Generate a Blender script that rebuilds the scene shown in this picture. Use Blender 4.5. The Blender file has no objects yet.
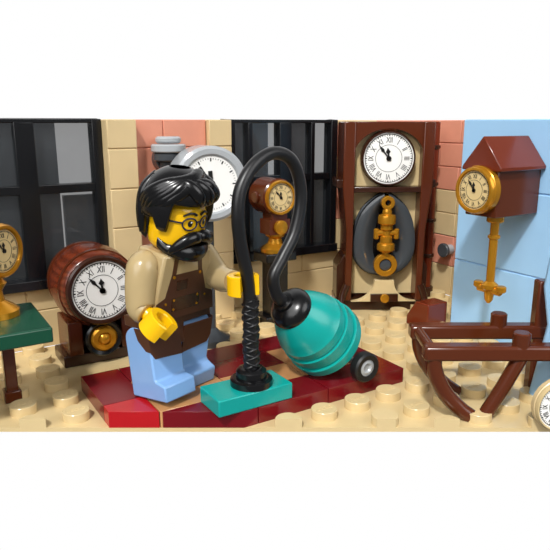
import bpy,bmesh,math,random
from mathutils import Vector,Matrix
random.seed(4)
S=0.34
H=6.75
sc=bpy.context.scene
sc.view_settings.view_transform='Standard'
R=math.radians
# ---------------------------------------------------------------- materials
def lin(h):
    h=h.lstrip('#'); o=[]
    for i in (0,2,4):
        c=int(h[i:i+2],16)/255
        o.append(c/12.92 if c<=.04045 else ((c+.055)/1.055)**2.4)
    return (*o,1)
MATS={}
def pl(name,hexc,rough=.2,metal=0.0,var=.06,bump=.02,alpha=1.0,nscale=2.0):
    if name in MATS: return MATS[name]
    m=bpy.data.materials.new(name); m.use_nodes=True
    nt=m.node_tree; b=nt.nodes['Principled BSDF']
    c=lin(hexc)
    tc=nt.nodes.new('ShaderNodeTexCoord')
    no=nt.nodes.new('ShaderNodeTexNoise'); no.inputs['Scale'].default_value=nscale/S; no.inputs['Detail'].default_value=3
    nt.links.new(tc.outputs['Object'],no.inputs['Vector'])
    mx=nt.nodes.new('ShaderNodeMix'); mx.data_type='RGBA'
    mx.inputs[6].default_value=tuple(x*(1-var) for x in c[:3])+(1,)
    mx.inputs[7].default_value=tuple(min(1,x*(1+var)) for x in c[:3])+(1,)
    nt.links.new(no.outputs['Fac'],mx.inputs[0])
    nt.links.new(mx.outputs[2],b.inputs['Base Color'])
    bp=nt.nodes.new('ShaderNodeBump'); bp.inputs['Strength'].default_value=bump; bp.inputs['Distance'].default_value=.02
    nt.links.new(no.outputs['Fac'],bp.inputs['Height']); nt.links.new(bp.outputs['Normal'],b.inputs['Normal'])
    b.inputs['Roughness'].default_value=rough; b.inputs['Metallic'].default_value=metal
    b.inputs['Alpha'].default_value=alpha
    MATS[name]=m; return m
def wood(name,c1,c2):
    m=pl(name,c1,.22); nt=m.node_tree
    w=nt.nodes.new('ShaderNodeTexWave'); w.inputs['Scale'].default_value=1.1/S; w.inputs['Distortion'].default_value=6; w.inputs['Detail'].default_value=3; w.inputs['Detail Scale'].default_value=1.5
    w.bands_direction='Z'
    mp=nt.nodes.new('ShaderNodeMapping'); mp.inputs['Scale'].default_value=(1,.35,1.6)
    tc=[n for n in nt.nodes if n.type=='TEX_COORD'][0]; nt.links.new(tc.outputs['Object'],mp.inputs['Vector']); nt.links.new(mp.outputs['Vector'],w.inputs['Vector'])
    mx=[n for n in nt.nodes if n.type=='MIX'][0]; mx.inputs[6].default_value=lin(c1); mx.inputs[7].default_value=lin(c2)
    nt.links.new(w.outputs['Fac'],mx.inputs[0]); return m
TAN=pl('tan_plastic','#D8C08F'); WTAN=pl('tan_wall_plastic','#D8BF90',.3)
PINK=pl('pink_plastic','#DC9379',.3); BROWN=pl('brown_plastic','#562611')
RBROWN=pl('red_brown_plastic','#6C2812'); DBROWN=pl('dark_brown_plastic','#371C10')
APRON=pl('apron_print','#4A2B1C',.35); SHIRT=pl('shirt_plastic','#B39D72')
BLUE=pl('light_blue_plastic','#A2CFF4',.3,0,.03); LEG=pl('leg_blue_plastic','#7FA8DA')
DRED=pl('dark_red_plastic','#700B16'); RED=pl('red_plastic','#B3151C'); NOUG=pl('nougat_plastic','#BE8A5A')
TEAL=pl('teal_plastic','#0A9C94',.26); GREEN=pl('dark_green_plastic','#144A35')
BLACK=pl('black_plastic','#0D0D0F',.25); HOSE=pl('black_soft_plastic','#141416',.38); DGREY=pl('dark_grey_plastic','#42464A'); GREY=pl('light_grey_plastic','#A9ADB0')
GOLD=pl('gold_plastic','#C98C22',.24,.6); YEL=pl('yellow_plastic','#F6BF0D',.18)
WHITE=pl('white_plastic','#F8F7F3',.2,0,.02); CREAM=pl('cream_print','#E0C68E',.25,0,.02); INK=pl('black_ink','#101010',.4)
HAIRM=pl('hair_plastic','#0B0B0D',.24)
PANE=pl('clear_window_glass','#34373A',.05,.0,.2,.05,.5,.35); RUBBER=pl('black_rubber','#101113',.5); FRAME=pl('window_frame_black','#0F1013',.22)
REFL=pl('reflection_grey','#62666A',.5,0,.35,.02,1.0,.4)  # mottled grey that stands in for reflections in the panes
SPEC=pl('spectacle_ink','#10183A',.3)
WOODM=wood('barrel_wood_print','#54210F','#6E2E18')
# ---------------------------------------------------------------- mesh builder
MX=Matrix(((0,0,1,0),(1,0,0,0),(0,1,0,0),(0,0,0,1)))   # (u,v,w)->(y,z,x)
MY=Matrix(((1,0,0,0),(0,0,1,0),(0,1,0,0),(0,0,0,1)))   # (u,v,w)->(x,z,y)
def T(x,y,z): return Matrix.Translation((x,y,z))
def rot(a,ax): return Matrix.Rotation(R(a),4,ax)
def frame(o,x,z):
    x=Vector(x).normalized(); z=Vector(z); z=(z-x*z.dot(x)).normalized(); y=z.cross(x)
    m=Matrix((x,y,z)).transposed().to_4x4(); m.translation=Vector(o); return m
def zframe(o,z):
    z=Vector(z).normalized(); a=Vector((1,0,0)) if abs(z.x)<.8 else Vector((0,1,0))
    x=(a-z*a.dot(z)).normalized(); return frame(o,x,z)
def catmull(pts,n=8):
    P=[Vector(p) for p in pts]; P=[P[0]*2-P[1]]+P+[P[-1]*2-P[-2]]; out=[]
    for i in range(1,len(P)-2):
        for k in range(n):
            t=k/n
            out.append(.5*((2*P[i])+(P[i+1]-P[i-1])*t+(2*P[i-1]-5*P[i]+4*P[i+1]-P[i+2])*t*t+(3*P[i]-P[i-1]-3*P[i+1]+P[i+2])*t**3))
    out.append(P[-2]); return out
TXT={}
def text_geo(body,size,ext):
    k=(body,size,ext)
    if k not in TXT:
        c=bpy.data.curves.new('t','FONT'); c.body=body; c.size=size; c.extrude=ext; c.align_x='CENTER'; c.align_y='CENTER'; c.resolution_u=2
        o=bpy.data.objects.new('t',c); me=bpy.data.meshes.new_from_object(o)
        TXT[k]=([v.co.copy() for v in me.vertices],[tuple(p.vertices) for p in me.polygons])
        bpy.data.objects.remove(o); bpy.data.meshes.remove(me); bpy.data.curves.remove(c)
    return TXT[k]
class MB:
    def __init__(s): s.bm=bmesh.new(); s.mats=[]
    def add(s,vs,fs,m,M=None):
        if m not in s.mats: s.mats.append(m)
        i=s.mats.index(m)
        V=[s.bm.verts.new((M@Vector(v)) if M is not None else v) for v in vs]
        for f in fs:
            if len(set(f))<3: continue
            try:
                F=s.bm.faces.new([V[k] for k in f]); F.material_index=i; F.smooth=True
            except ValueError: pass
        return s
    def box(s,x0,x1,y0,y1,z0,z1,m,M=None):
        v=[(x,y,z) for x in (x0,x1) for y in (y0,y1) for z in (z0,z1)]
        return s.add(v,[(0,1,3,2),(4,6,7,5),(0,4,5,1),(2,3,7,6),(0,2,6,4),(1,5,7,3)],m,M)
    def prism(s,poly,a,b,m,M=None):
        n=len(poly); v=[(p[0],p[1],a) for p in poly]+[(p[0],p[1],b) for p in poly]
        f=[tuple(range(n))[::-1],tuple(range(n,2*n))]+[(i,(i+1)%n,n+(i+1)%n,n+i) for i in range(n)]
        return s.add(v,f,m,M)
    def lathe(s,prof,m,M=None,seg=40,a0=0,a1=360,rf=None):
        full=abs(a1-a0)>=359.9; n=seg if full else seg+1; v=[]
        for r,z in prof:
            for k in range(n):
                a=R(a0+(a1-a0)*k/seg); rr=r if rf is None else r*rf(a)
                v.append((rr*math.cos(a),rr*math.sin(a),z))
        f=[]
        for j in range(len(prof)-1):
            for k in range(seg):
                k2=(k+1)%n; f.append((j*n+k,j*n+k2,(j+1)*n+k2,(j+1)*n+k))
        if full:
            if prof[0][0]>1e-5: f.append(tuple(range(n))[::-1])
            if prof[-1][0]>1e-5: f.append(tuple((len(prof)-1)*n+k for k in range(n)))
        return s.add(v,f,m,M)
    def cyl(s,p0,p1,r,m,r2=None,seg=28,bev=.03):
        p0=Vector(p0);p1=Vector(p1);L=(p1-p0).length; r2=r if r2 is None else r2; b=min(bev,L*.3,r*.4,r2*.4 if r2>0 else bev)
        return s.lathe([(r-b,0),(r,b),(r2,L-b),(max(r2-b,0),L)],m,zframe(p0,p1-p0),seg)
    def ringseg(s,ri,ro,h,m,M=None,a0=0,a1=360,seg=32):
        b=.02
        pr=[(ri,-h/2+b),(ri+b,-h/2),(ro-b,-h/2),(ro,-h/2+b),(ro,h/2-b),(ro-b,h/2),(ri+b,h/2),(ri,h/2-b),(ri,-h/2+b)]
        full=abs(a1-a0)>=359.9; s.lathe(pr,m,M,seg,a0,a1) if not full else s._ring(pr,m,M,seg)
        if not full:
            for a in (a0,a1):
                c,d=math.cos(R(a)),math.sin(R(a)); s.add([(r*c,r*d,z) for r,z in pr[:-1]],[tuple(range(8))],m,M)
        return s
    def _ring(s,pr,m,M,seg):
        n=seg;v=[];f=[]; pr=pr[:-1]; q=len(pr)
        for r,z in pr:
            for k in range(n): v.append((r*math.cos(2*math.pi*k/n),r*math.sin(2*math.pi*k/n),z))
        for j in range(q):
            for k in range(n): f.append((j*n+k,j*n+(k+1)%n,((j+1)%q)*n+(k+1)%n,((j+1)%q)*n+k))
        s.add(v,f,m,M)
    def tube(s,pts,rad,m,seg=14,M=None):
        P=[Vector(p) for p in pts]; n=len(P); v=[];f=[]
        t=(P[1]-P[0]).normalized(); a=Vector((0,0,1)) if abs(t.z)<.8 else Vector((1,0,0)); nx=(a-t*a.dot(t)).normalized()
        for i in range(n):
            t=(P[min(i+1,n-1)]-P[max(i-1,0)]).normalized(); nx=(nx-t*nx.dot(t)).normalized(); ny=t.cross(nx)
            r=rad[i] if isinstance(rad,list) else (rad(i/(n-1)) if callable(rad) else rad)
            for k in range(seg):
                a=2*math.pi*k/seg; v.append(P[i]+nx*(r*math.cos(a))+ny*(r*math.sin(a)))
        for i in range(n-1):
            for k in range(seg): f.append((i*seg+k,i*seg+(k+1)%seg,(i+1)*seg+(k+1)%seg,(i+1)*seg+k))
        f.append(tuple(range(seg))[::-1]); f.append(tuple((n-1)*seg+k for k in range(seg)))
        return s.add(v,f,m,M)
    def sphere(s,c,r,m,sx=1,sy=1,sz=1,seg=24):
        pr=[(r*math.sin(math.pi*i/12),-r*math.cos(math.pi*i/12)) for i in range(13)]; pr[0]=(0,-r); pr[-1]=(0,r)
        return s.lathe(pr,m,T(*c)@Matrix.Diagonal((sx,sy,sz,1)),seg)
    def text(s,body,size,ext,m,M):
        v,f=text_geo(body,size,ext); return s.add(v,f,m,M)
def link(o): sc.collection.objects.link(o); return o
def ob(name,mb,parent=None,bevel=0.0,label=None,loc=None,sharp=35,XF=None,bseg=2):
    bmesh.ops.remove_doubles(mb.bm,verts=mb.bm.verts,dist=1e-5)
    bmesh.ops.recalc_face_normals(mb.bm,faces=mb.bm.faces)
    me=bpy.data.meshes.new(name); mb.bm.to_mesh(me); mb.bm.free()
    for m in mb.mats: me.materials.append(m)
    if XF is not None: me.transform(XF)
    me.set_sharp_from_angle(angle=R(sharp))
    o=bpy.data.objects.new(name,me); link(o)
    if parent: o.parent=parent
    if loc: o.location=loc
    if bevel>0:
        b=o.modifiers.new('bevel','BEVEL'); b.width=bevel; b.segments=bseg; b.limit_method='ANGLE'; b.angle_limit=R(40); b.harden_normals=False
    if label: o['label']=label
    return o
def thing(name,label,cat,loc,rz=0,group=None):
    e=bpy.data.objects.new(name,None); e.empty_display_size=.3; link(e); e.location=loc; e.rotation_euler=(0,0,R(rz))
    e['label']=label; e['category']=cat
    if group: e['group']=group
    return e
def struct(o): o['kind']='structure'; return o
# ---------------------------------------------------------------- clock face
ROM=['XII','I','II','III','IIII','V','VI','VII','VIII','IX','X','XI']
def clock_face(parent,M,Rf,fm,rimm,rimw=.12,ha=356,ma=318,facename='clock_face',roman=True):
    b=MB()
    b.lathe([(0,0),(Rf,0),(Rf,.03),(0,.03)],fm,M,56)
    b._ring([(Rf,-.1),(Rf+rimw*.6,-.1),(Rf+rimw,-.04),(Rf+rimw,.03),(Rf+rimw*.7,.09),(Rf+rimw*.2,.09),(Rf,.05),(Rf,0),(Rf,-.1)],rimm,M,56)
    if roman:
        b._ring([(Rf*.93,.03),(Rf*.955,.03),(Rf*.955,.037),(Rf*.93,.037),(Rf*.93,.03)],INK,M,56)
        b._ring([(Rf*.52,.03),(Rf*.535,.03),(Rf*.535,.037),(Rf*.52,.037),(Rf*.52,.03)],INK,M,56)
        for i in range(60):
            w=.022*Rf if i%5==0 else .009*Rf
            b.box(-w,w,Rf*.87,Rf*.93,.03,.037,INK,M@rot(-6*i,'Z'))
        for i in range(12):
            b.text(ROM[i],Rf*.27,.004,INK,M@rot(-30*i,'Z')@T(0,Rf*.71,.034)@Matrix.Diagonal((.8,1.15,1,1)))
    else:
        for i in range(60):
            w=.022*Rf if i%5==0 else .007*Rf
            b.box(-w,w,Rf*(.8 if i%5==0 else .87),Rf*.92,.03,.037,INK,M@rot(-6*i,'Z'))
    f=ob(facename,b,parent,label='round dial with black Roman numerals' if roman else 'white round dial with black tick marks')
    for ang,L,w in ((ha,.42,.05),(ma,.66,.036)):
        h=MB(); w=w*Rf*(1 if roman else 1.5); L=L*Rf*(1 if roman else 1.12)
        h.prism([(-w*.6,-L*.2),(w*.6,-L*.2),(w*.7,L*.45),(w*1.9,L*.62),(w*.9,L*.8),(0,L),(-w*.9,L*.8),(-w*1.9,L*.62),(-w*.7,L*.45)] if roman else [(-w,-L*.2),(w,-L*.2),(w,L),(-w,L)],.04,.055,INK,M@rot(-ang,'Z'))
        h.lathe([(0,.035),(w*2,.035),(w*2,.065),(0,.065)],INK,M,16)
        ob('clock_hand',h,f,label='black pointer')
    return f
FY=rot(90,'X')                # dial facing -Y
FX=rot(-90,'Z')@rot(90,'X')   # dial facing -X
CUT=12.76                     # the modelled slice of the room ends here
# ---------------------------------------------------------------- floor
RUG=(3.5,11.0,11.2,15.2)
foot=[(3.5,11.4,11.2,15.2),(3.2,6,16.2,19),(13.4,17.4,15.9,19),(15.2,19,9.9,13.9),(14.3,15.7,13.8,14.9),(7.2,8.8,15.9,17.5),(10.2,11.9,16.8,18.2)]
fl=MB()
edge=lambda x:(12.2-.527*x)/.85
fl.prism([(-3,edge(-3)),(-3,19.0),(18.5,19.0),(18.5,edge(18.5))][::-1],-.1,0,TAN)
for i in range(-2,19):
    for j in range(3,19):
        x=i; y=j+.7
        if y>18.7 or .527*x+.85*y<CUT-.2: continue
        if any(a<x<b_ and c<y<d for a,b_,c,d in foot): continue
        if x+.35>18.5 or x-.35<-3: continue
        fl.lathe([(.31,0),(.31,.21),(.3,.222),(.02,.222)],TAN,T(x,y,0),36)
        if .527*x+.85*y>CUT+.35: fl.text('LEGO',.19,.008,TAN,T(x,y,.222))
bmesh.ops.bisect_plane(fl.bm,geom=fl.bm.verts[:]+fl.bm.edges[:]+fl.bm.faces[:],plane_co=Vector((0,CUT/.85,0)),plane_no=Vector((-.527,-.85,0)),clear_outer=True)
bmesh.ops.holes_fill(fl.bm,edges=[e_ for e_ in fl.bm.edges if e_.is_boundary and all(abs(v.co.x*.527+v.co.y*.85-CUT)<1e-3 for v in e_.verts)])
struct(ob('floor',fl,sharp=30))
# ---------------------------------------------------------------- walls
TOP=6.87
def bricks(b,axis,c0,c1,face,z0,z1,mats,rowh=1.2,th=.8,lens=(2,3,4),weights=None,top=None,stag=1.0):
    z=z0;row=0
    while z<z1-.02:
        zt=min(z+rowh,z1); p=c0-(row%2)*stag
        while p<c1-.01:
            L=random.choice(lens); q=p+L; a=max(p,c0); e=min(q,c1)
            if e-a>.05:
                m=random.choices(mats,weights)[0]; g=.014
                if top and z>=top[0]: m=top[1]
                if axis=='x': b.box(a+g,e-g,face,face+th,z+g,zt-g,m)
                else: b.box(face,face+th,a+g,e-g,z+g,zt-g,m)
            p=q
        z=zt;row+=1
    if axis=='x': b.box(c0+.01,c1-.01,face+.05,face+th-.01,z0,z1-.01,mats[0])
    else: b.box(face+.05,face+th-.01,c0+.01,c1-.01,z0,z1-.01,mats[0])
w=MB()
bricks(w,'x',-3,18.5,19,0,1.9,[WTAN])
bricks(w,'x',5.57,6.5,18.4,0,TOP,[WTAN],1.2,1.4,(2,3))
bricks(w,'x',6.5,9.0,18.8,0,TOP,[PINK],1.2,1.0,(2,3))
bricks(w,'x',9.0,9.85,18.6,0,TOP,[WTAN],1.2,1.2,(2,))
bricks(w,'x',14.5,18.5,19,1.9,TOP,[WTAN,PINK],1.2,.8,(2,3),weights=[3,1])
bricks(w,'x',-3,.5,19,1.9,TOP,[WTAN])
struct(ob('wall_back',w,bevel=.025))
w=MB()
bricks(w,'y',13.5,19.8,18.5,0,1.2,[WTAN],1.2,.8,(2,3))
bricks(w,'y',13.5,19.8,18.5,1.2,2.4,[PINK],1.2,.8,(2,3))
bricks(w,'y',13.5,19.8,18.5,2.4,4.2,[WTAN],.9,.8,(3,4))
bricks(w,'y',13.5,19.8,18.5,4.2,TOP,[PINK],.9,.8,(2,3))
struct(ob('wall_right',w,bevel=.025))
w=MB()
bricks(w,'y',10.3,13.75,15.5,0,TOP,[BLUE],2.4,3.0,(3.45,),stag=0)
struct(ob('wall_entrance',w,bevel=.03))
w=MB()
w.prism([(8.75,0),(8.42,2.1),(8.62,3.0),(8.42,5.0),(8.3,5.4),(7.3,5.4),(6.9,0)],12.8,13.6,BLUE,MX)
struct(ob('trim_1',w,bevel=.08))
w=MB()  # panels added behind the windows; white gaps imitate pale pane reflections
w.box(-6,4.9,22,22.2,0,6.75,REFL); w.box(5.0,9,22,22.2,0,4.3,REFL)
w.box(9,13.3,22,22.2,0,6.75,REFL); w.box(13.9,19,22,22.2,0,4.6,REFL); w.box(14.3,15.4,22,22.2,4.6,6.75,REFL)
struct(ob('reflection_panels',w))
def window(name,x0,x1,z0,z1,mull,trans,y=19.05):
    b=MB()
    b.box(x0,x0+.28,y-.15,y+.35,z0,z1,FRAME); b.box(x1-.28,x1,y-.15,y+.35,z0,z1,FRAME)
    b.box(x0,x1,y-.3,y+.35,z0,z0+.3,FRAME); b.box(x0,x1,y-.1,y+.35,z1-.12,z1,FRAME)
    for m,wd in mull: b.box(m-wd/2,m+wd/2,y-.12,y+.32,z0+.25,z1-.1,FRAME)
    for t,wd in trans: b.box(x0+.2,x1-.2,y-.1,y+.3,t-wd/2,t+wd/2,FRAME)
    b.box(x0+.1,x1-.1,y+.14,y+.18,z0+.1,z1-.05,PANE)
    return struct(ob(name,b,bevel=.03))
window('window_1',.5,5.57,1.9,TOP,[(3.37,.54),(1.6,.2)],[(4.85,.26)])
window('window_2',9.85,14.5,1.9,TOP,[(10.75,.16),(12.2,.5),(13.4,.16)],[(4.8,.26)])
# ---------------------------------------------------------------- rug
e=thing('rug','dark red tiled rug with nougat and red inlay','rug',(7,12.7,0))
b=MB()
x0,x1,y0,y1=[RUG[0]-7,RUG[1]-7,RUG[2]-12.7,RUG[3]-12.7]
g=.012
for (a,c,d,f,m) in [(x0,x0+1,y0,y0+1,DRED),(x0+1,x0+3,y0,y0+1,DRED),(x0+3,x0+5,y0,y0+1,DRED),(x0+5,x1,y0,y0+1,DRED),
    (x0,x0+1,y0+1,y0+2,RED),(x0,x0+1,y0+2,y1,DRED),(x0+1,x0+3,y1-1,y1,DRED),(x0+3,x0+5,y1-1,y1,DRED),(x0+5,x1-1,y1-1,y1,DRED),
    (x0+1,x0+3,y0+2,y0+3,NOUG),(x0+3,x0+5,y0+2,y0+3,DRED),(x0+5,x1-1,y0+2,y0+3,NOUG),
    (x1-1,x1,y0+1,y1,DRED),(x0+1,x0+3,y0+1,y0+2,NOUG),(x0+3,x0+5,y0+1,y0+2,NOUG),(x0+5,x1-1,y0+1,y0+2,NOUG)]:
    b.box(a+g,c-g,d+g,f-g,0,.4,m)
co=Vector((0,(CUT-.527*7)/.85-12.7,0))
bmesh.ops.bisect_plane(b.bm,geom=b.bm.verts[:]+b.bm.edges[:]+b.bm.faces[:],plane_co=co,plane_no=Vector((-.527,-.85,0)),clear_outer=True)
bmesh.ops.holes_fill(b.bm,edges=[e_ for e_ in b.bm.edges if e_.is_boundary])
ob('rug_tiles',b,e,.03)
# ---------------------------------------------------------------- toy figure
fx,fy,fz=5.28,13.4,.405; FR=18
F=thing('toy_figure','toy figure with black hair, beard and brown apron holding hose','toy figure',(fx,fy,fz),FR)
LEAN=T(0,0,1.4)@rot(9,'X')@T(0,0,-1.4)
HEADX=LEAN@rot(3,'Z')
def floc(x,y,z): return rot(-FR,'Z')@Vector((x-fx,y-fy,z-fz))
b=MB()
def tr(z): return .975+(.69-.975)*(z-2.0)/1.6
v=[];dp=.47
for z in (2.0,3.6):
    h=tr(z); v+=[(-h,-dp,z),(h,-dp,z),(h,dp,z),(-h,dp,z)]
b.add(v,[(3,2,1,0),(4,5,6,7),(0,1,5,4),(1,2,6,5),(2,3,7,6),(3,0,4,7)],SHIRT)
torso=ob('torso',b,F,.06,XF=LEAN)
b=MB(); yf=-dp-.001
def slab(poly,m,y=yf,t=.008): b.prism(poly,y-t,y,m,MY)
slab([(-.93,2.03),(.93,2.03),(.86,2.5),(.62,2.6),(.5,3.0),(.46,3.12),(-.46,3.12),(-.5,3.0),(-.62,2.6),(-.86,2.5)],APRON)
slab([(-.46,3.1),(-.34,3.1),(-.27,3.57),(-.4,3.57)],APRON); slab([(.46,3.1),(.34,3.1),(.27,3.57),(.4,3.57)],APRON)
slab([(-.42,2.22),(.42,2.22),(.42,2.55),(-.42,2.55)],DBROWN,yf-.008,.006)
slab([(-.3,2.72),(.02,2.72),(.02,2.96),(-.3,2.96)],DBROWN,yf-.008,.006)
for x in (-.39,.39): b.lathe([(0,0),(.04,0),(.04,.012),(0,.012)],GOLD,T(x,yf-.008,3.06)@FY,12)
for x,z in ((-.36,2.5),(.36,2.5),(-.6,2.45),(.6,2.45),(-.36,2.27),(.36,2.27)): b.lathe([(0,0),(.03,0),(.03,.012),(0,.012)],GOLD,T(x,yf-.012,z)@FY,12)
for s_ in (-1,1):
    b.add([(s_*.972,-.4,2.03),(s_*.972,.1,2.03),(s_*.9,-.4,2.48),(s_*.94,.1,2.2)],[(0,1,3,2)],APRON)
ob('apron',b,torso,label='printed dark brown bib apron with brass studs',XF=LEAN)
b=MB()
b.prism([(-.28,3.58),(-.1,3.35),(0,3.48),(.1,3.35),(.28,3.58)],yf-.02,yf+.01,SHIRT,MY)
ob('collar',b,torso,XF=LEAN)
b=MB()
b.box(-.96,.96,-.45,.45,1.74,1.99,APRON); b.cyl((-.95,0,1.42),(.95,0,1.42),.36,LEG)
b.box(-.09,.09,-.45,.4,1.25,1.78,APRON)
ob('hips',b,F,.03,label='dark brown hip piece')
for sx,sw in ((-1,-8),(1,11)):
    b=MB(); x0=.06 if sx>0 else -.97; x1=.97 if sx>0 else -.06
    pr=[(.45,0),(-.8,0),(-.8,.38),(-.5,.46),(-.46,.52),(-.46,1.4)]
    RX=rot(sw,'X'); mz=min((RX@Vector((0,p[0],p[1]-1.4))).z for p in pr)
    XF=T(0,0,-mz)@RX@T(0,0,-1.4)
    pr+=[(.45*-math.cos(R(a)),1.4+.32*math.sin(R(a))) for a in range(15,180,15)]+[(.45,1.4)]
    b.prism(pr,x0,x1,LEG,MX)
    lg=ob('leg',b,F,.04,label='light blue trouser leg',XF=XF)
    b=MB()
    xi,xo=(x0,x1) if sx>0 else (x1,x0)
    b.prism([(xi,1.62),(xo,1.62),(xo,1.15),(xo*.9,.98),(xi,.9)],-.472,-.44,APRON,MY)
    so=.008*sx
    b.prism([(-.472,1.15),(-.472,1.68),(.05,1.7),(-.05,1.4),(-.3,1.17)],min(xo,xo+so),max(xo,xo+so),APRON,MX)
    ob('apron_skirt',b,lg,label='brown apron hem print',XF=XF)
def arm(side,hand,axis,elb=(.2,.18,-.25)):
    sh=LEAN@Vector((.78*side,0,3.2)); hd=Vector(hand)
    el=sh.lerp(hd,.45)+Vector((elb[0]*side,elb[1],elb[2])); wr=hd+(el-hd).normalized()*.42
    pts=catmull([sh+Vector((-.15*side,0,.12)),sh+Vector((.12*side,0,0)),el,wr],7)
    n=len(pts); rad=[]
    for i in range(n):
        t=i/(n-1); rad.append(.26+.12*math.sin(min(t/.35,1)*math.pi/2) if t<.35 else .38-.12*((t-.35)/.65))
    b=MB(); b.tube(pts,rad,SHIRT,20); b.sphere(pts[0],.27,SHIRT)
    a=ob('arm',b,F,label='tan sleeve',sharp=60)
    d=(hd-wr).normalized(); b=MB()
    b.cyl(wr-d*.05,hd-d*.2,.16,YEL); M=frame(hd,d,axis)
    b.ringseg(.2,.37,.46,YEL,M,42,318,32)
    ob('hand',b,a,label='yellow C-shaped clip hand')
arm(-1,floc(4.6,12.3,2.4),(.3,-.35,.8))
arm(1,floc(6.47,11.8,3.2),(0,0,1))
b=MB()
b.lathe([(.3,3.55),(.42,3.62),(.54,3.66),(.62,3.76),(.65,3.9),(.65,4.5),(.61,4.64),(.54,4.74),(.42,4.8),(0,4.82)],YEL,None,48)
hd=ob('head',b,F,label='yellow head with printed face',sharp=60,XF=HEADX)
def onhead(x,z,r=.655): a=x/.65; return Vector((r*math.sin(a),-r*math.cos(a),z))
def patch(b,cx,cz,rx,rz,m,r,n=20):
    v=[onhead(cx,cz,r+.004)]+[onhead(cx+rx*math.cos(2*math.pi*k/n),cz+rz*math.sin(2*math.pi*k/n),r) for k in range(n)]
    b.add(v,[(0,1+k,1+(k+1)%n) for k in range(n)],m)
EZ=4.33
for sx in (-.21,.21):
    b=MB()
    patch(b,sx,EZ,.06,.07,INK,.663); patch(b,sx+.025,EZ+.03,.02,.02,WHITE,.669)
    ob('eye',b,hd,label='small black printed eye',XF=HEADX)
b=MB()
for s_ in (-1,1):
    pts=catmull([onhead(s_*.06,EZ+.19,.665),onhead(s_*.2,EZ+.24,.665),onhead(s_*.38,EZ+.18,.665)],6); b.tube(pts,lambda t:.028*(1-.5*t)+.005,INK,8)
ob('eyebrows',b,hd,XF=HEADX)
b=MB()
for s_ in (-1,1):
    pts=[onhead(s_*.22+.17*math.cos(2*math.pi*k/32),EZ-.005+.135*math.sin(2*math.pi*k/32),.672) for k in range(33)]
    b.tube(pts,.017,SPEC,8)
    b.tube([onhead(s_*.39,EZ+.03,.672),onhead(s_*.55,EZ+.05,.672),onhead(s_*.85,EZ+.05,.67)],.017,SPEC,8)
b.tube([onhead(-.055,EZ+.02,.672),onhead(0,EZ+.04,.678),onhead(.055,EZ+.02,.672)],.016,SPEC,8)
ob('glasses',b,hd,label='thin dark spectacles',XF=HEADX)
b=MB(); nt=96;nz=16; v=[];f=[]
def zu(a):
    a=abs(a)
    if a<60: return 3.84
    return 3.84+.12*((a-60)/22)
AM=82
for i in range(nt+1):
    a=-AM+2*AM*i/nt; q=abs(a)/AM
    for j in range(nz+1):
        t=j/nz; z0=3.42+.3*q**1.6; z=z0+(zu(a)-z0)*t
        r=.655+.13*math.sin(math.pi*min(1,.1+.85*t))*max(0,math.cos(R(a*.95)))
        if t==1: r=.64
        if t==0: r=.5
        v.append((r*math.sin(R(a)),-r*math.cos(R(a)),z))
for i in range(nt):
    for j in range(nz): f.append((i*(nz+1)+j,(i+1)*(nz+1)+j,(i+1)*(nz+1)+j+1,i*(nz+1)+j+1))
b.add(v,f,HAIRM)
ob('beard',b,hd,label='smooth black beard',sharp=70,XF=HEADX)
# one smooth bushy moustache: two drooping lobes built on the face surface
b=MB()
for s_ in (-1,1):
    pts=catmull([onhead(s_*.02,4.02,.7),onhead(s_*.14,4.03,.735),onhead(s_*.3,3.97,.745),onhead(s_*.45,3.86,.74),onhead(s_*.58,3.72,.73),onhead(s_*.63,3.62,.73)],8)
    b.tube(pts,lambda t:.03+.115*math.sin(math.pi*min(1,.3+.75*t))**.8 if t<.93 else .03,HAIRM,18)
ob('moustache',b,hd,label='bushy drooping black moustache',sharp=80,XF=HEADX)
b=MB(); nt=180;nz=28; v=[];f=[]
def sm(x): x=max(0,min(1,x)); return x*x*(3-2*x)
def zl(a):
    a=((a+180)%360)-180; m=abs(a)
    base=4.68-.05*(a/60 if m<60 else 0)
    if m<48: return base
    z=base*(1-sm((m-48)/14))+4.1*sm((m-48)/14)
    if m>75: z=4.1+(4.36-4.1)*sm((m-75)/8)
    if m>105: z=4.36+(3.8-4.36)*sm((m-105)/14)
    return z
def capr(sa,z):
    q=max(0,min(1,(z-4.4)/1.08)); r=.85*math.sqrt(max(0,1-q**2.5)); front=max(0,math.cos(R(sa-20)))
    if z>4.7: r+=.14*front**2*min(1,(z-4.7)*3)*math.sqrt(max(0,1-q**2))
    return r
for i in range(nt):
    a=360*i/nt; z0=zl(a); sa=((a+180)%360)-180
    for j in range(nz+1):
        t=j/nz; z=z0+(5.45-z0)*math.sin(t*math.pi/2)
        r=capr(sa,z)
        if z<4.5: r=min(r,.85)*(1-.1*(4.5-z))
        if j==0: r=.655
        if j==1: r=max(r*.95,.69)
        v.append((r*math.sin(R(a)),-r*math.cos(R(a))+.04,z))
v.append((0,.04,5.45))
for i in range(nt):
    i2=(i+1)%nt
    for j in range(nz): f.append((i*(nz+1)+j,i2*(nz+1)+j,i2*(nz+1)+j+1,i*(nz+1)+j+1))
b.add(v,f,HAIRM)
def cap(a,z,off=0):
    r=capr(a,z)+off-.07; return Vector((r*math.sin(R(a)),-r*math.cos(R(a))+.04,z))
tap=lambda w:(lambda t:.05+w*math.sin(math.pi*(.12+.84*t)))
for k in range(6):
    pts=[cap(42-5*k,5.32-.02*k),cap(15-13*k,5.34-.03*k),cap(-22-13*k,5.15-.03*k),cap(-52-12*k,4.87-.02*k),cap(-72-12*k,4.66-.05*k*(1 if k>1 else .2))]
    b.tube(catmull(pts,10),tap(.115),HAIRM,16)
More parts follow.
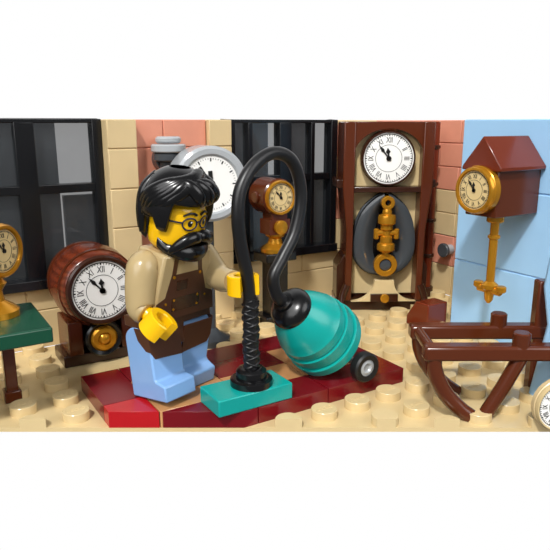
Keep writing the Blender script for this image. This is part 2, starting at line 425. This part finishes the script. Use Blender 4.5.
for k in range(4):
    pts=[cap(48+10*k,5.3),cap(60+15*k,5.04),cap(68+19*k,4.74),cap(74+24*k,4.47 if k<1 else 4.32-.1*k)]
    b.tube(catmull(pts,10),tap(.11),HAIRM,16)
for k in range(6):
    a=115+25*k
    pts=[cap(a-10,5.25),cap(a-4,4.9),cap(a+3,4.45),cap(a+8,3.98)]
    b.tube(catmull(pts,10),tap(.1),HAIRM,16)
for k in range(3):
    pts=[cap(30-17*k,4.78),cap(26-18*k,4.97,.04),cap(12-18*k,5.17,.06),cap(-12-16*k,5.26,.03)]
    b.tube(catmull(pts,10),tap(.115),HAIRM,16)
ob('hair',b,hd,label='smooth side-swept black moulded hair',sharp=80,XF=HEADX)
# ---------------------------------------------------------------- vacuum cleaner
ox,oy,oz=9.1,12.1,.4
V=thing('vacuum_cleaner','teal toy vacuum cleaner with black wheels and looping hose','vacuum cleaner',(ox,oy,oz))
L=lambda x,y,z:(x-ox,y-oy,z-oz)
ax=Vector((-1.35,-.3,1.2)).normalized(); M=zframe(L(9.08,12.15,1.28),ax)@Matrix.Diagonal((.95,.95,.97,1))
b=MB()
b.lathe([(1.0,.27),(1.01,.28),(1.01,.62),(1.0,.63)],TEAL,M,72)
b.lathe([(.94,.63),(.94,.65)],DGREY,M,72)
b.lathe([(.93,.65),(.95,.66),(.95,.92),(.93,.95),(.87,1.14),(.79,1.32),(.69,1.5),(.59,1.66),(.53,1.74),(.4,1.76)],TEAL,M,72)
body=ob('body',b,V,label='smooth teal tapered barrel body',sharp=28)
b=MB(); b.lathe([(.3,-.04),(1.05,-.04),(1.07,-.02),(1.07,.23),(1.05,.25),(.9,.25)],TEAL,M,72); b.lathe([(.95,.24),(.95,.28)],DGREY,M,72)
ob('rim',b,V,label='flat stepped teal end rim',sharp=28)
b=MB(); b.lathe([(.5,-.16),(.7,-.16),(.75,-.12),(.75,-.02),(.3,-.02)],GREY,M,40); b.lathe([(0,-.2),(.5,-.2),(.5,-.14)],DGREY,M,32)
ob('motor_ring',b,V,label='light grey ring')
b=MB()
b.lathe([(.56,1.7),(.57,1.78),(.54,1.88),(.46,1.97),(.34,2.03),(.26,2.06),(.26,2.16),(.2,2.18),(0,2.18)],BLACK,M,36)
ob('hose_connector',b,V,label='black rounded hose cap',sharp=60)
for wy in (11.12,13.15):
    b=MB(); Wm=T(*L(9.55,wy,.785))@FY
    b._ring([(.22,-.13),(.34,-.15),(.38,-.1),(.38,.1),(.34,.15),(.22,.13),(.22,-.13)],RUBBER,Wm,36)
    wh=ob('wheel',b,V,label='black rubber wheel')
    b=MB(); b.lathe([(0,-.1),(.23,-.1),(.23,.1),(.13,.13),(.09,.07),(0,.07)],GREY,Wm,24); ob('wheel_hub',b,wh,label='grey hub')
b=MB(); b.cyl(L(9.55,11.2,.785),L(9.55,13.1,.785),.09,GREY); b.box(9.1-ox,9.65-ox,12.0-oy,12.6-oy,.6-oz,.9-oz,GREY)
ob('axle',b,V,.02,label='light grey axle bracket')
b=MB(); b.box(5.5-ox,7.45-ox,11.22-oy,12.2-oy,.4-oz,.8-oz,TEAL)
nz_=ob('floor_nozzle',b,V,.03,label='flat teal floor head')
b=MB(); b.lathe([(.5,0),(.5,.14),(.44,.18),(.36,.18),(.36,.34),(.3,.4),(.2,.42)],BLACK,T(*L(6.6,11.7,.8)),36); ob('nozzle_joint',b,nz_,label='black round joint')
tip=M@Vector((0,0,2.12)); t2=M@Vector((0,0,2.42))
pts=catmull([L(*p) for p in [(6.6,11.7,1.1),(6.6,11.7,1.6),(6.6,11.7,2.6),(6.52,11.7,3.4),(6.34,11.65,4.15),(6.25,11.6,4.8),(6.36,11.65,5.38),(6.75,11.75,5.86),(7.28,11.85,6.1),(7.76,11.9,5.98),(8.05,11.95,5.55),(8.12,11.95,4.95),(7.92,11.9,4.25),(7.52,11.8,3.7),(7.22,11.72,3.28)]]+[tuple(t2),tuple(tip)],14)
b=MB(); b.tube(pts,.148,HOSE,18); ob('hose',b,V,label='long looping black hose',sharp=60)
b=MB()
for ph,sg in ((0,1),(0,-1),(math.pi,1),(math.pi,-1)):
    P2=[]
    for i in range(200):
        t=i/199; a=ph+sg*t*2*math.pi*4.2; w_=.165+.012*math.sin(t*40+ph); P2.append(L(6.6+w_*math.cos(a),11.7+w_*math.sin(a),1.2+1.65*t))
    b.tube(P2,lambda t:.034+.008*math.sin(t*70),HOSE,8)
b.tube([L(6.6,11.7,1.15),L(6.6,11.7,2.0),L(6.6,11.7,2.9)],.172,HOSE,16)
ob('hose_grip',b,V,label='black wrinkled wrap around the hose',sharp=70)
# ---------------------------------------------------------------- barrel clock
C=thing('barrel_clock','brown barrel-shaped clock with white Roman dial on brown stand','clock',(4.6,17.2,0))
b=MB()
M=T(0,.55,2.23)@FY
def stave(a): return 1-.008*abs(math.cos(a*8))**12
b.lathe([(0,-.75),(.9,-.75),(.98,-.7),(1.08,-.4),(1.15,0),(1.17,.3),(1.14,.6),(1.06,1.0),(1.0,1.12),(.95,1.15),(0,1.15)],WOODM,M,96,rf=stave)
for z in (-.45,.85): b._ring([(1.0,z-.08),(1.115,z-.08),(1.115,z+.06),(1.0,z+.06),(1.0,z-.08)],BROWN,M,56)
ob('barrel',b,C,label='reddish brown staved barrel')
clock_face(C,T(0,-.64,2.23)@FY,.84,WHITE,DBROWN,.15)
b=MB(); b.box(-1.1,1.1,-.3,.9,0,.35,DBROWN); b.box(-.95,-.55,-.4,.9,.35,1.35,BROWN); b.box(.55,.95,-.4,.9,.35,1.35,BROWN); b.box(-.55,.55,.1,.9,.35,1.2,DBROWN)
ob('stand',b,C,.04)
b=MB(); M=T(0,-.45,.78)@FY
b._ring([(.36,-.2),(.5,-.2),(.53,-.1),(.53,.06),(.48,.12),(.36,.06),(.36,-.2)],BLACK,M,36)
b.lathe([(0,-.2),(.38,-.2),(.38,.08),(.32,.15),(.2,.17),(.17,.12),(.1,.2),(0,.23)],GOLD,M,30); b.box(-.35,.35,-.3,.6,.33,.6,DGREY)
ob('knob',b,C,label='gold knob in black ring')
# ---------------------------------------------------------------- table + gold clock
Tb=thing('side_table','dark green topped table on brown legs by the window','table',(.2,14.8,0))
b=MB(); b.box(-2.2,2.4,-1.35,1.0,2.05,2.4,GREEN); ob('table_top',b,Tb,.04,label='dark green table top')
for x,y in ((-1.9,0),(.7,0),(1.7,.75),(-1.9,.75)):
    b=MB(); b.box(x-.14,x+.14,y-.14,y+.14,0,2.05,BROWN); b.box(x-.2,x+.2,y-.2,y+.2,0,.3,BROWN); ob('leg',b,Tb,.03)
G=thing('gold_table_clock','gold clock turned sideways on round gold foot on green table','clock',(1.7,15.0,2.405),42)
b=MB(); b.lathe([(.5,0),(.5,.14),(.38,.24),(.2,.36),(.16,.6),(.28,.78),(.16,.92),(.16,1.0)],GOLD,None,32); ob('foot',b,G)
b=MB(); b.cyl((0,.35,1.55),(0,-.32,1.55),.62,GOLD); ob('case',b,G)
clock_face(G,T(0,-.34,1.55)@FY,.48,CREAM,GOLD,.13)
# ---------------------------------------------------------------- white station clock
Wc=thing('standing_clock','white dial clock with thick silver-grey rim on grey post','clock',(7.98,16.7,0),-10)
b=MB(); b.lathe([(.6,0),(.6,.2),(.3,.35),(.16,.5),(.16,3.9),(.26,4.0),(.26,4.06)],DGREY,None,28); ob('post',b,Wc,label='dark grey post')
b=MB(); M=T(0,0,5.02)@FY; b.lathe([(0,-.9),(.9,-.9),(1.05,-.8),(1.09,-.6),(1.09,.3),(1.02,.36),(0,.36)],GREY,M,48)
ob('case',b,Wc,label='silver-grey drum case')
clock_face(Wc,T(0,-.4,5.02)@FY,.82,WHITE,GREY,.28,ha=356,ma=326,roman=False)
Lm=thing('wall_lamp','stacked grey round lamp on pink brick wall','lamp',(7.45,18.8,5.3))
b=MB(); b.cyl((0,-.02,.35),(0,-.45,.35),.4,DGREY); b.cyl((0,-.5,0),(0,-.5,.3),.3,DGREY); ob('mount',b,Lm)
b=MB(); b.cyl((0,-.5,.3),(0,-.5,.55),.48,DGREY,bev=.04); b.cyl((0,-.5,.57),(0,-.5,.82),.54,GREY,bev=.04); b.cyl((0,-.5,.84),(0,-.5,1.05),.4,GREY,bev=.06); ob('lamp_shade',b,Lm,label='stacked grey round shade')
# ---------------------------------------------------------------- mantel clock on stand
Ps=thing('pedestal','slim black pedestal below the window','pedestal',(10.85,17.5,0))
b=MB(); b.box(-.6,.6,-.45,.45,0,.3,BLACK); b.box(-.35,.35,-.3,.3,.3,2.2,BLACK); b.box(-.6,.6,-.45,.45,2.2,2.5,BLACK); ob('column',b,Ps,.04)
K=thing('mantel_clock','small reddish brown clock with cream dial on gold foot','clock',(10.85,17.5,2.505))
b=MB(); b.lathe([(.5,0),(.5,.12),(.4,.2),(.26,.28),(.22,.45),(.34,.55),(.34,.62)],GOLD,None,32); ob('foot',b,K,.0,label='short gold foot')
b=MB(); b.box(-.4,.4,-.32,.32,.62,1.12,BROWN); b.box(-.3,.3,-.3,.3,1.12,1.4,BROWN); b.lathe([(0,0),(.24,0),(.24,.1),(0,.16)],GOLD,T(0,-.32,.86)@FY,24); ob('stem',b,K,label='brown block with gold knob')
b=MB(); b.cyl((0,.75,1.85),(0,-.3,1.85),.62,BROWN,bev=.06); b.cyl((-.7,.2,1.85),(.7,.2,1.85),.2,BROWN); ob('case',b,K)
clock_face(K,T(0,-.34,1.85)@FY,.48,CREAM,GOLD,.1)
# ---------------------------------------------------------------- grandfather clock
Gc=thing('grandfather_clock','tall brown longcase clock with white dial and gold pendulum','clock',(15.25,17.1,0),-30)
b=MB()
b.box(-1.7,1.7,-.7,.8,0,.4,DBROWN); b.box(-1.3,1.3,-.1,.8,.4,6.8,BROWN)
ob('trunk',b,Gc,.04,label='dark brown trunk')
b=MB(); b.box(-1.2,1.2,-.45,-.1,4.55,6.5,TAN); b.box(-1.2,1.2,-.2,-.08,.5,4.4,TAN)
ob('front_panel',b,Gc,.03,label='tan front panel')
for s_ in (-1,1):
    b=MB(); x0,x1=1.18,1.42
    pr=[(s_*x0,.4),(s_*x1,.4),(s_*x1,3.0),(s_*x1*1.12,4.6),(s_*x1*1.12,6.8),(s_*x0,6.8)]
    b.prism(pr,-.85,.8,BROWN,MY)
    ob('side_panel',b,Gc,.04,label='brown side panel')
    b=MB(); b.prism([(s_*1.4,.4),(s_*1.68,.4),(s_*1.68,1.6),(s_*1.4,2.1)],-.45,.7,DBROWN,MY)
    ob('side_step',b,Gc,.03,label='sloped dark brown side piece')
    b=MB(); b.box(min(s_*1.55,s_*1.78),max(s_*1.55,s_*1.78),-.55,.7,4.5,4.8,DBROWN); ob('side_ledge',b,Gc,.03,label='dark brown side ledge')
b=MB(); b.box(-1.25,1.25,-.78,-.1,4.36,4.56,DBROWN); ob('crossbar',b,Gc,.03)
b=MB()
arc=[(1.25*math.cos(R(a)),5.55+1.0*math.sin(R(a))) for a in range(20,161,10)]
b.prism([(1.25,6.8),(1.25,5.85)]+arc+[(-1.25,5.85),(-1.25,6.8)],-.78,-.4,BROWN,MY)
ob('hood',b,Gc,.02)
b=MB(); b.cyl((0,-.4,5.55),(0,-.7,5.55),.97,DBROWN); ob('dial_case',b,Gc)
clock_face(Gc,T(0,-.74,5.55)@FY,.88,WHITE,DBROWN,.07,ha=352,ma=322)
half=[(.08,4.34),(.4,4.12),(.74,3.8),(.98,3.35),(1.1,2.8),(1.1,2.25),(.95,1.8),(.6,1.45),(.1,1.3)]
inn=[(.08,4.0),(.15,3.75),(.22,3.45),(.3,3.05),(.36,2.6),(.36,2.2),(.28,1.9),(.18,1.7),(.1,1.6)]
half=[(p.x,p.z) for p in catmull([(x,0,z) for x,z in half],4)]
inn=[(p.x,p.z) for p in catmull([(x,0,z) for x,z in inn],4)]
b=MB(); b.prism([(x*.85,z) for x,z in half]+[(-x*.85,z) for x,z in half[::-1]],-.3,-.2,BLACK,MY); ob('back_plate',b,Gc,label='black recessed plate')
for s_ in (-1,1):
    b=MB(); v=[];f=[]; n=len(half); K_=8
    for i in range(n):
        for k in range(K_+1):
            t=k/K_; x=half[i][0]*(1-t)+inn[i][0]*t; z=half[i][1]*(1-t)+inn[i][1]*t
            v.append((s_*x,-.3-.42*math.sin(math.pi*(.08+.6*(1-t))),z))
    for i in range(n-1):
        for k in range(K_): f.append((i*(K_+1)+k,(i+1)*(K_+1)+k,(i+1)*(K_+1)+k+1,i*(K_+1)+k+1))
    b.add(v,f,DGREY)
    b.tube([(s_*x,-.38,z) for x,z in half],.06,DGREY,8)
    ob('curved_shell',b,Gc,.0,label='dark grey curved leaf-shaped shell',sharp=60)
# pendulum: stacked telescope-like barrels, cross bar and end ring
b=MB(); y=-.92
def ring(x,z,ri,ro,h=.2): b.ringseg(ri,ro,h,GOLD,T(x,y,z)@FY,seg=40)
ring(0,4.02,.1,.24,.24)
b.lathe([(0,3.82),(.14,3.8),(.17,3.72),(.17,3.62),(.3,3.58),(.32,3.52),(.32,3.3),(.28,3.26),(.22,3.24),(.22,3.08),(.16,3.04),(.16,2.86),(.22,2.82),(.22,2.6),(.3,2.56),(.32,2.5),(.32,2.34),(.26,2.28),(.13,2.24),(.13,2.1),(0,2.1)][::-1],GOLD,T(0,y,0),32)
b.cyl((-.42,y,2.95),(.42,y,2.95),.11,GOLD)
for s_ in (-1,1): b.cyl((s_*.36,y,3.1),(s_*.36,y,2.72),.1,GOLD)
ring(0,1.78,.22,.42,.24); b.lathe([(0,-.05),(.2,-.05),(.2,.05),(0,.1)],DGREY,T(0,y,1.78)@FY,20)
ob('pendulum',b,Gc,label='gold telescope-like pendulum with ring at base')
b=MB(); pl_=[(-1.2,.4),(1.2,.4)]+[(1.2-.85*math.sin(R(a)),.4+.8*(1-math.cos(R(a)))) for a in range(10,91,10)]
pl_+=[(-x,z) for x,z in pl_[2:][::-1]]
b.prism(pl_,-.95,-.72,TAN,MY); b.box(-.5,.5,-1.05,-.6,.42,.7,DBROWN)
b.lathe([(0,0),(.16,0),(.16,.1),(0,.14)],GOLD,T(0,-1.05,.56)@FY,20)
ob('plinth',b,Gc,.03,label='tan curved plinth')
for s_ in (-1,1):
    b=MB(); b.tube(catmull([(s_*1.35,-.8,1.0),(s_*1.5,-.85,.6),(s_*1.55,-.95,.3),(s_*1.7,-1.05,.12)],6),lambda t:.14-.04*t,DBROWN,12); ob('foot',b,Gc,label='curved dark brown foot')
Po=thing('wooden_post','tall brown round pipe beside the longcase clock','post',(17.72,17.1,0))
b=MB(); b.cyl((0,0,0),(0,0,6.8),.2,RBROWN); b.cyl((0,0,0),(0,0,.4),.3,DBROWN)
for z in (1.6,3.0,4.4,5.8): b.cyl((0,0,z),(0,0,z+.14),.26,DBROWN)
ob('shaft',b,Po)
# ---------------------------------------------------------------- wall clock
Wk=thing('wall_clock','house-shaped brown wall clock with gold bezel and gold pendulum','clock',(15.49,11.35,4.2))
b=MB()
b.box(-1.8,-.005,-.52,.52,.05,1.35,BROWN)
ob('case',b,Wk,.03)
b=MB(); b.prism([(-.66,1.3),(.66,1.3),(.66,1.4),(0,2.22),(-.66,1.4)],-1.9,-.005,RBROWN,MX); ob('roof',b,Wk,.03,label='reddish brown gabled roof')
b=MB(); b.cyl((-1.78,.02,.78),(-2.02,.02,.78),.66,GOLD); ob('dial_case',b,Wk,label='gold round bezel')
clock_face(Wk,T(-2.05,.02,.78)@FX,.52,CREAM,GOLD,.12,ha=352,ma=322)
b=MB(); x=-1.25
b.cyl((x,-.1,.1),(x,-.1,-.15),.24,GOLD); b.cyl((x,-.1,-.1),(x,-.1,-1.9),.12,GOLD); b.cyl((x,-.1,-.5),(x,-.1,-.62),.17,GOLD)
b.lathe([(.12,-1.85),(.24,-1.95),(.24,-2.06),(.15,-2.12),(.12,-2.4),(.05,-2.5)],GOLD,T(x,-.1,0),20); b.cyl((x,.3,-2.1),(x,-.5,-2.1),.12,GOLD)
b.cyl((x,.3,-2.1),(x,.3,-1.92),.14,GOLD);b.cyl((x,-.5,-2.1),(x,-.5,-1.92),.14,GOLD)
ob('pendulum',b,Wk,label='long gold pendulum rod')
# ---------------------------------------------------------------- chair
Ch=thing('armchair','brown open-framed armchair with bowed arm support','chair',(11.2,8.95,0),-31.8)
for yy in (-.32,1.15):
    b=MB(); b.box(-1.42,2.0,yy-.2,yy+.2,1.5,1.86,BROWN)
    ob('armrest',b,Ch,.07)
    b=MB(); b.tube(catmull([(-1.18,yy,1.66),(-1.12,yy,1.2),(-.88,yy,.7),(-.5,yy,.28),(-.12,yy,.0)],8),.19,BROWN,14); ob('leg',b,Ch)
    b=MB(); b.cyl((.8,yy,1.6),(.8,yy,2.15),.2,BROWN); ob('finial',b,Ch)
b=MB(); b.tube([(.84,-.32,1.6),(.5,-.32,.85),(.08,-.32,.03)],.17,BROWN,14); ob('leg',b,Ch)
b=MB(); b.cyl((-1.22,-.32,1.7),(-1.22,1.15,1.7),.14,BROWN); ob('crossbar',b,Ch)
for yy in (-.32,1.15):
    b=MB(); b.box(1.65,2.0,yy-.18,yy+.18,.0,3.0,BROWN); ob('back_post',b,Ch,.05)
# ---------------------------------------------------------------- small round clock near chair
Rc=thing('round_clock','small round clock with white dial and thin tan rim','clock',(12.14,7.47,0),-25)
b=MB(); b.cyl((0,.08,.62),(0,-.1,.62),.62,WTAN); ob('case',b,Rc)
clock_face(Rc,T(0,-.12,.62)@FY,.55,WHITE,TAN,.05)
# ---------------------------------------------------------------- small floor pieces
q=thing('brown_brick','small brown slope brick lying on studded floor','toy brick',(15.0,14.35,0))
b=MB(); b.prism([(-.5,0),(.5,0),(.5,.3),(.1,.9),(-.5,.9)],-.45,.45,RBROWN,MX); ob('slope_brick',b,q,.04)
q=thing('wall_knob','small grey round knob on tan and pink brick wall','lamp',(18.5,16.6,1.9))  # round wall knob, not a light source
b=MB(); b.cyl((0,0,0),(-.4,0,0),.2,GREY); ob('arm',b,q)
b=MB(); b.cyl((-.35,0,0),(-.5,0,0),.28,DGREY); ob('cap',b,q)
# ---------------------------------------------------------------- scale everything
bpy.context.view_layer.update()
Sm=Matrix.Scale(S,4)
for me in bpy.data.meshes: me.transform(Sm)
for o in bpy.data.objects:
    o.location=o.location*S
    for m in o.modifiers:
        if m.type=='BEVEL': m.width*=S
# ---------------------------------------------------------------- camera + light
cd=bpy.data.cameras.new('camera'); cam=link(bpy.data.objects.new('camera',cd)); sc.camera=cam
cd.sensor_width=36; cd.lens=36*614/550; cd.clip_start=.05; cd.clip_end=200
cam.location=(0,0,H*S)
cam.rotation_euler=(R(90-13.9),0,R(-31.8))
# studio: white sweep behind the model, dimmer on the other side, two softboxes added for glossy highlights
wd=bpy.data.worlds.new('world'); sc.world=wd; wd.use_nodes=True
nt=wd.node_tree; bg=nt.nodes['Background']
tc=nt.nodes.new('ShaderNodeTexCoord')
def lobe(d,a,b_,lo,hi):
    d=Vector(d).normalized()
    dt=nt.nodes.new('ShaderNodeVectorMath'); dt.operation='DOT_PRODUCT'; dt.inputs[1].default_value=tuple(d)
    nt.links.new(tc.outputs['Generated'],dt.inputs[0])
    mr=nt.nodes.new('ShaderNodeMapRange'); mr.interpolation_type='SMOOTHSTEP'
    for k,v_ in zip(('From Min','From Max','To Min','To Max'),(a,b_,lo,hi)): mr.inputs[k].default_value=v_
    nt.links.new(dt.outputs['Value'],mr.inputs['Value']); return mr.outputs['Result']
def addn(a,b_):
    m=nt.nodes.new('ShaderNodeMath'); m.operation='ADD'; nt.links.new(a,m.inputs[0]); nt.links.new(b_,m.inputs[1]); return m.outputs[0]
tot=addn(lobe((.527,.85,0),.25,.6,.2,1.0),addn(lobe((-.75,-.35,.55),.9,.93,0,3.0),lobe((.35,-.8,.5),.93,.95,0,3.4)))
nt.links.new(tot,bg.inputs[1]); bg.inputs[0].default_value=(1,1,1,1)
sd=bpy.data.lights.new('sun','SUN'); sd.energy=2.6; sd.angle=.08; sd.color=(1,.99,.97)
so=link(bpy.data.objects.new('sun',sd)); so.rotation_euler=Vector((.62,.55,-1.0)).to_track_quat('-Z','Y').to_euler()
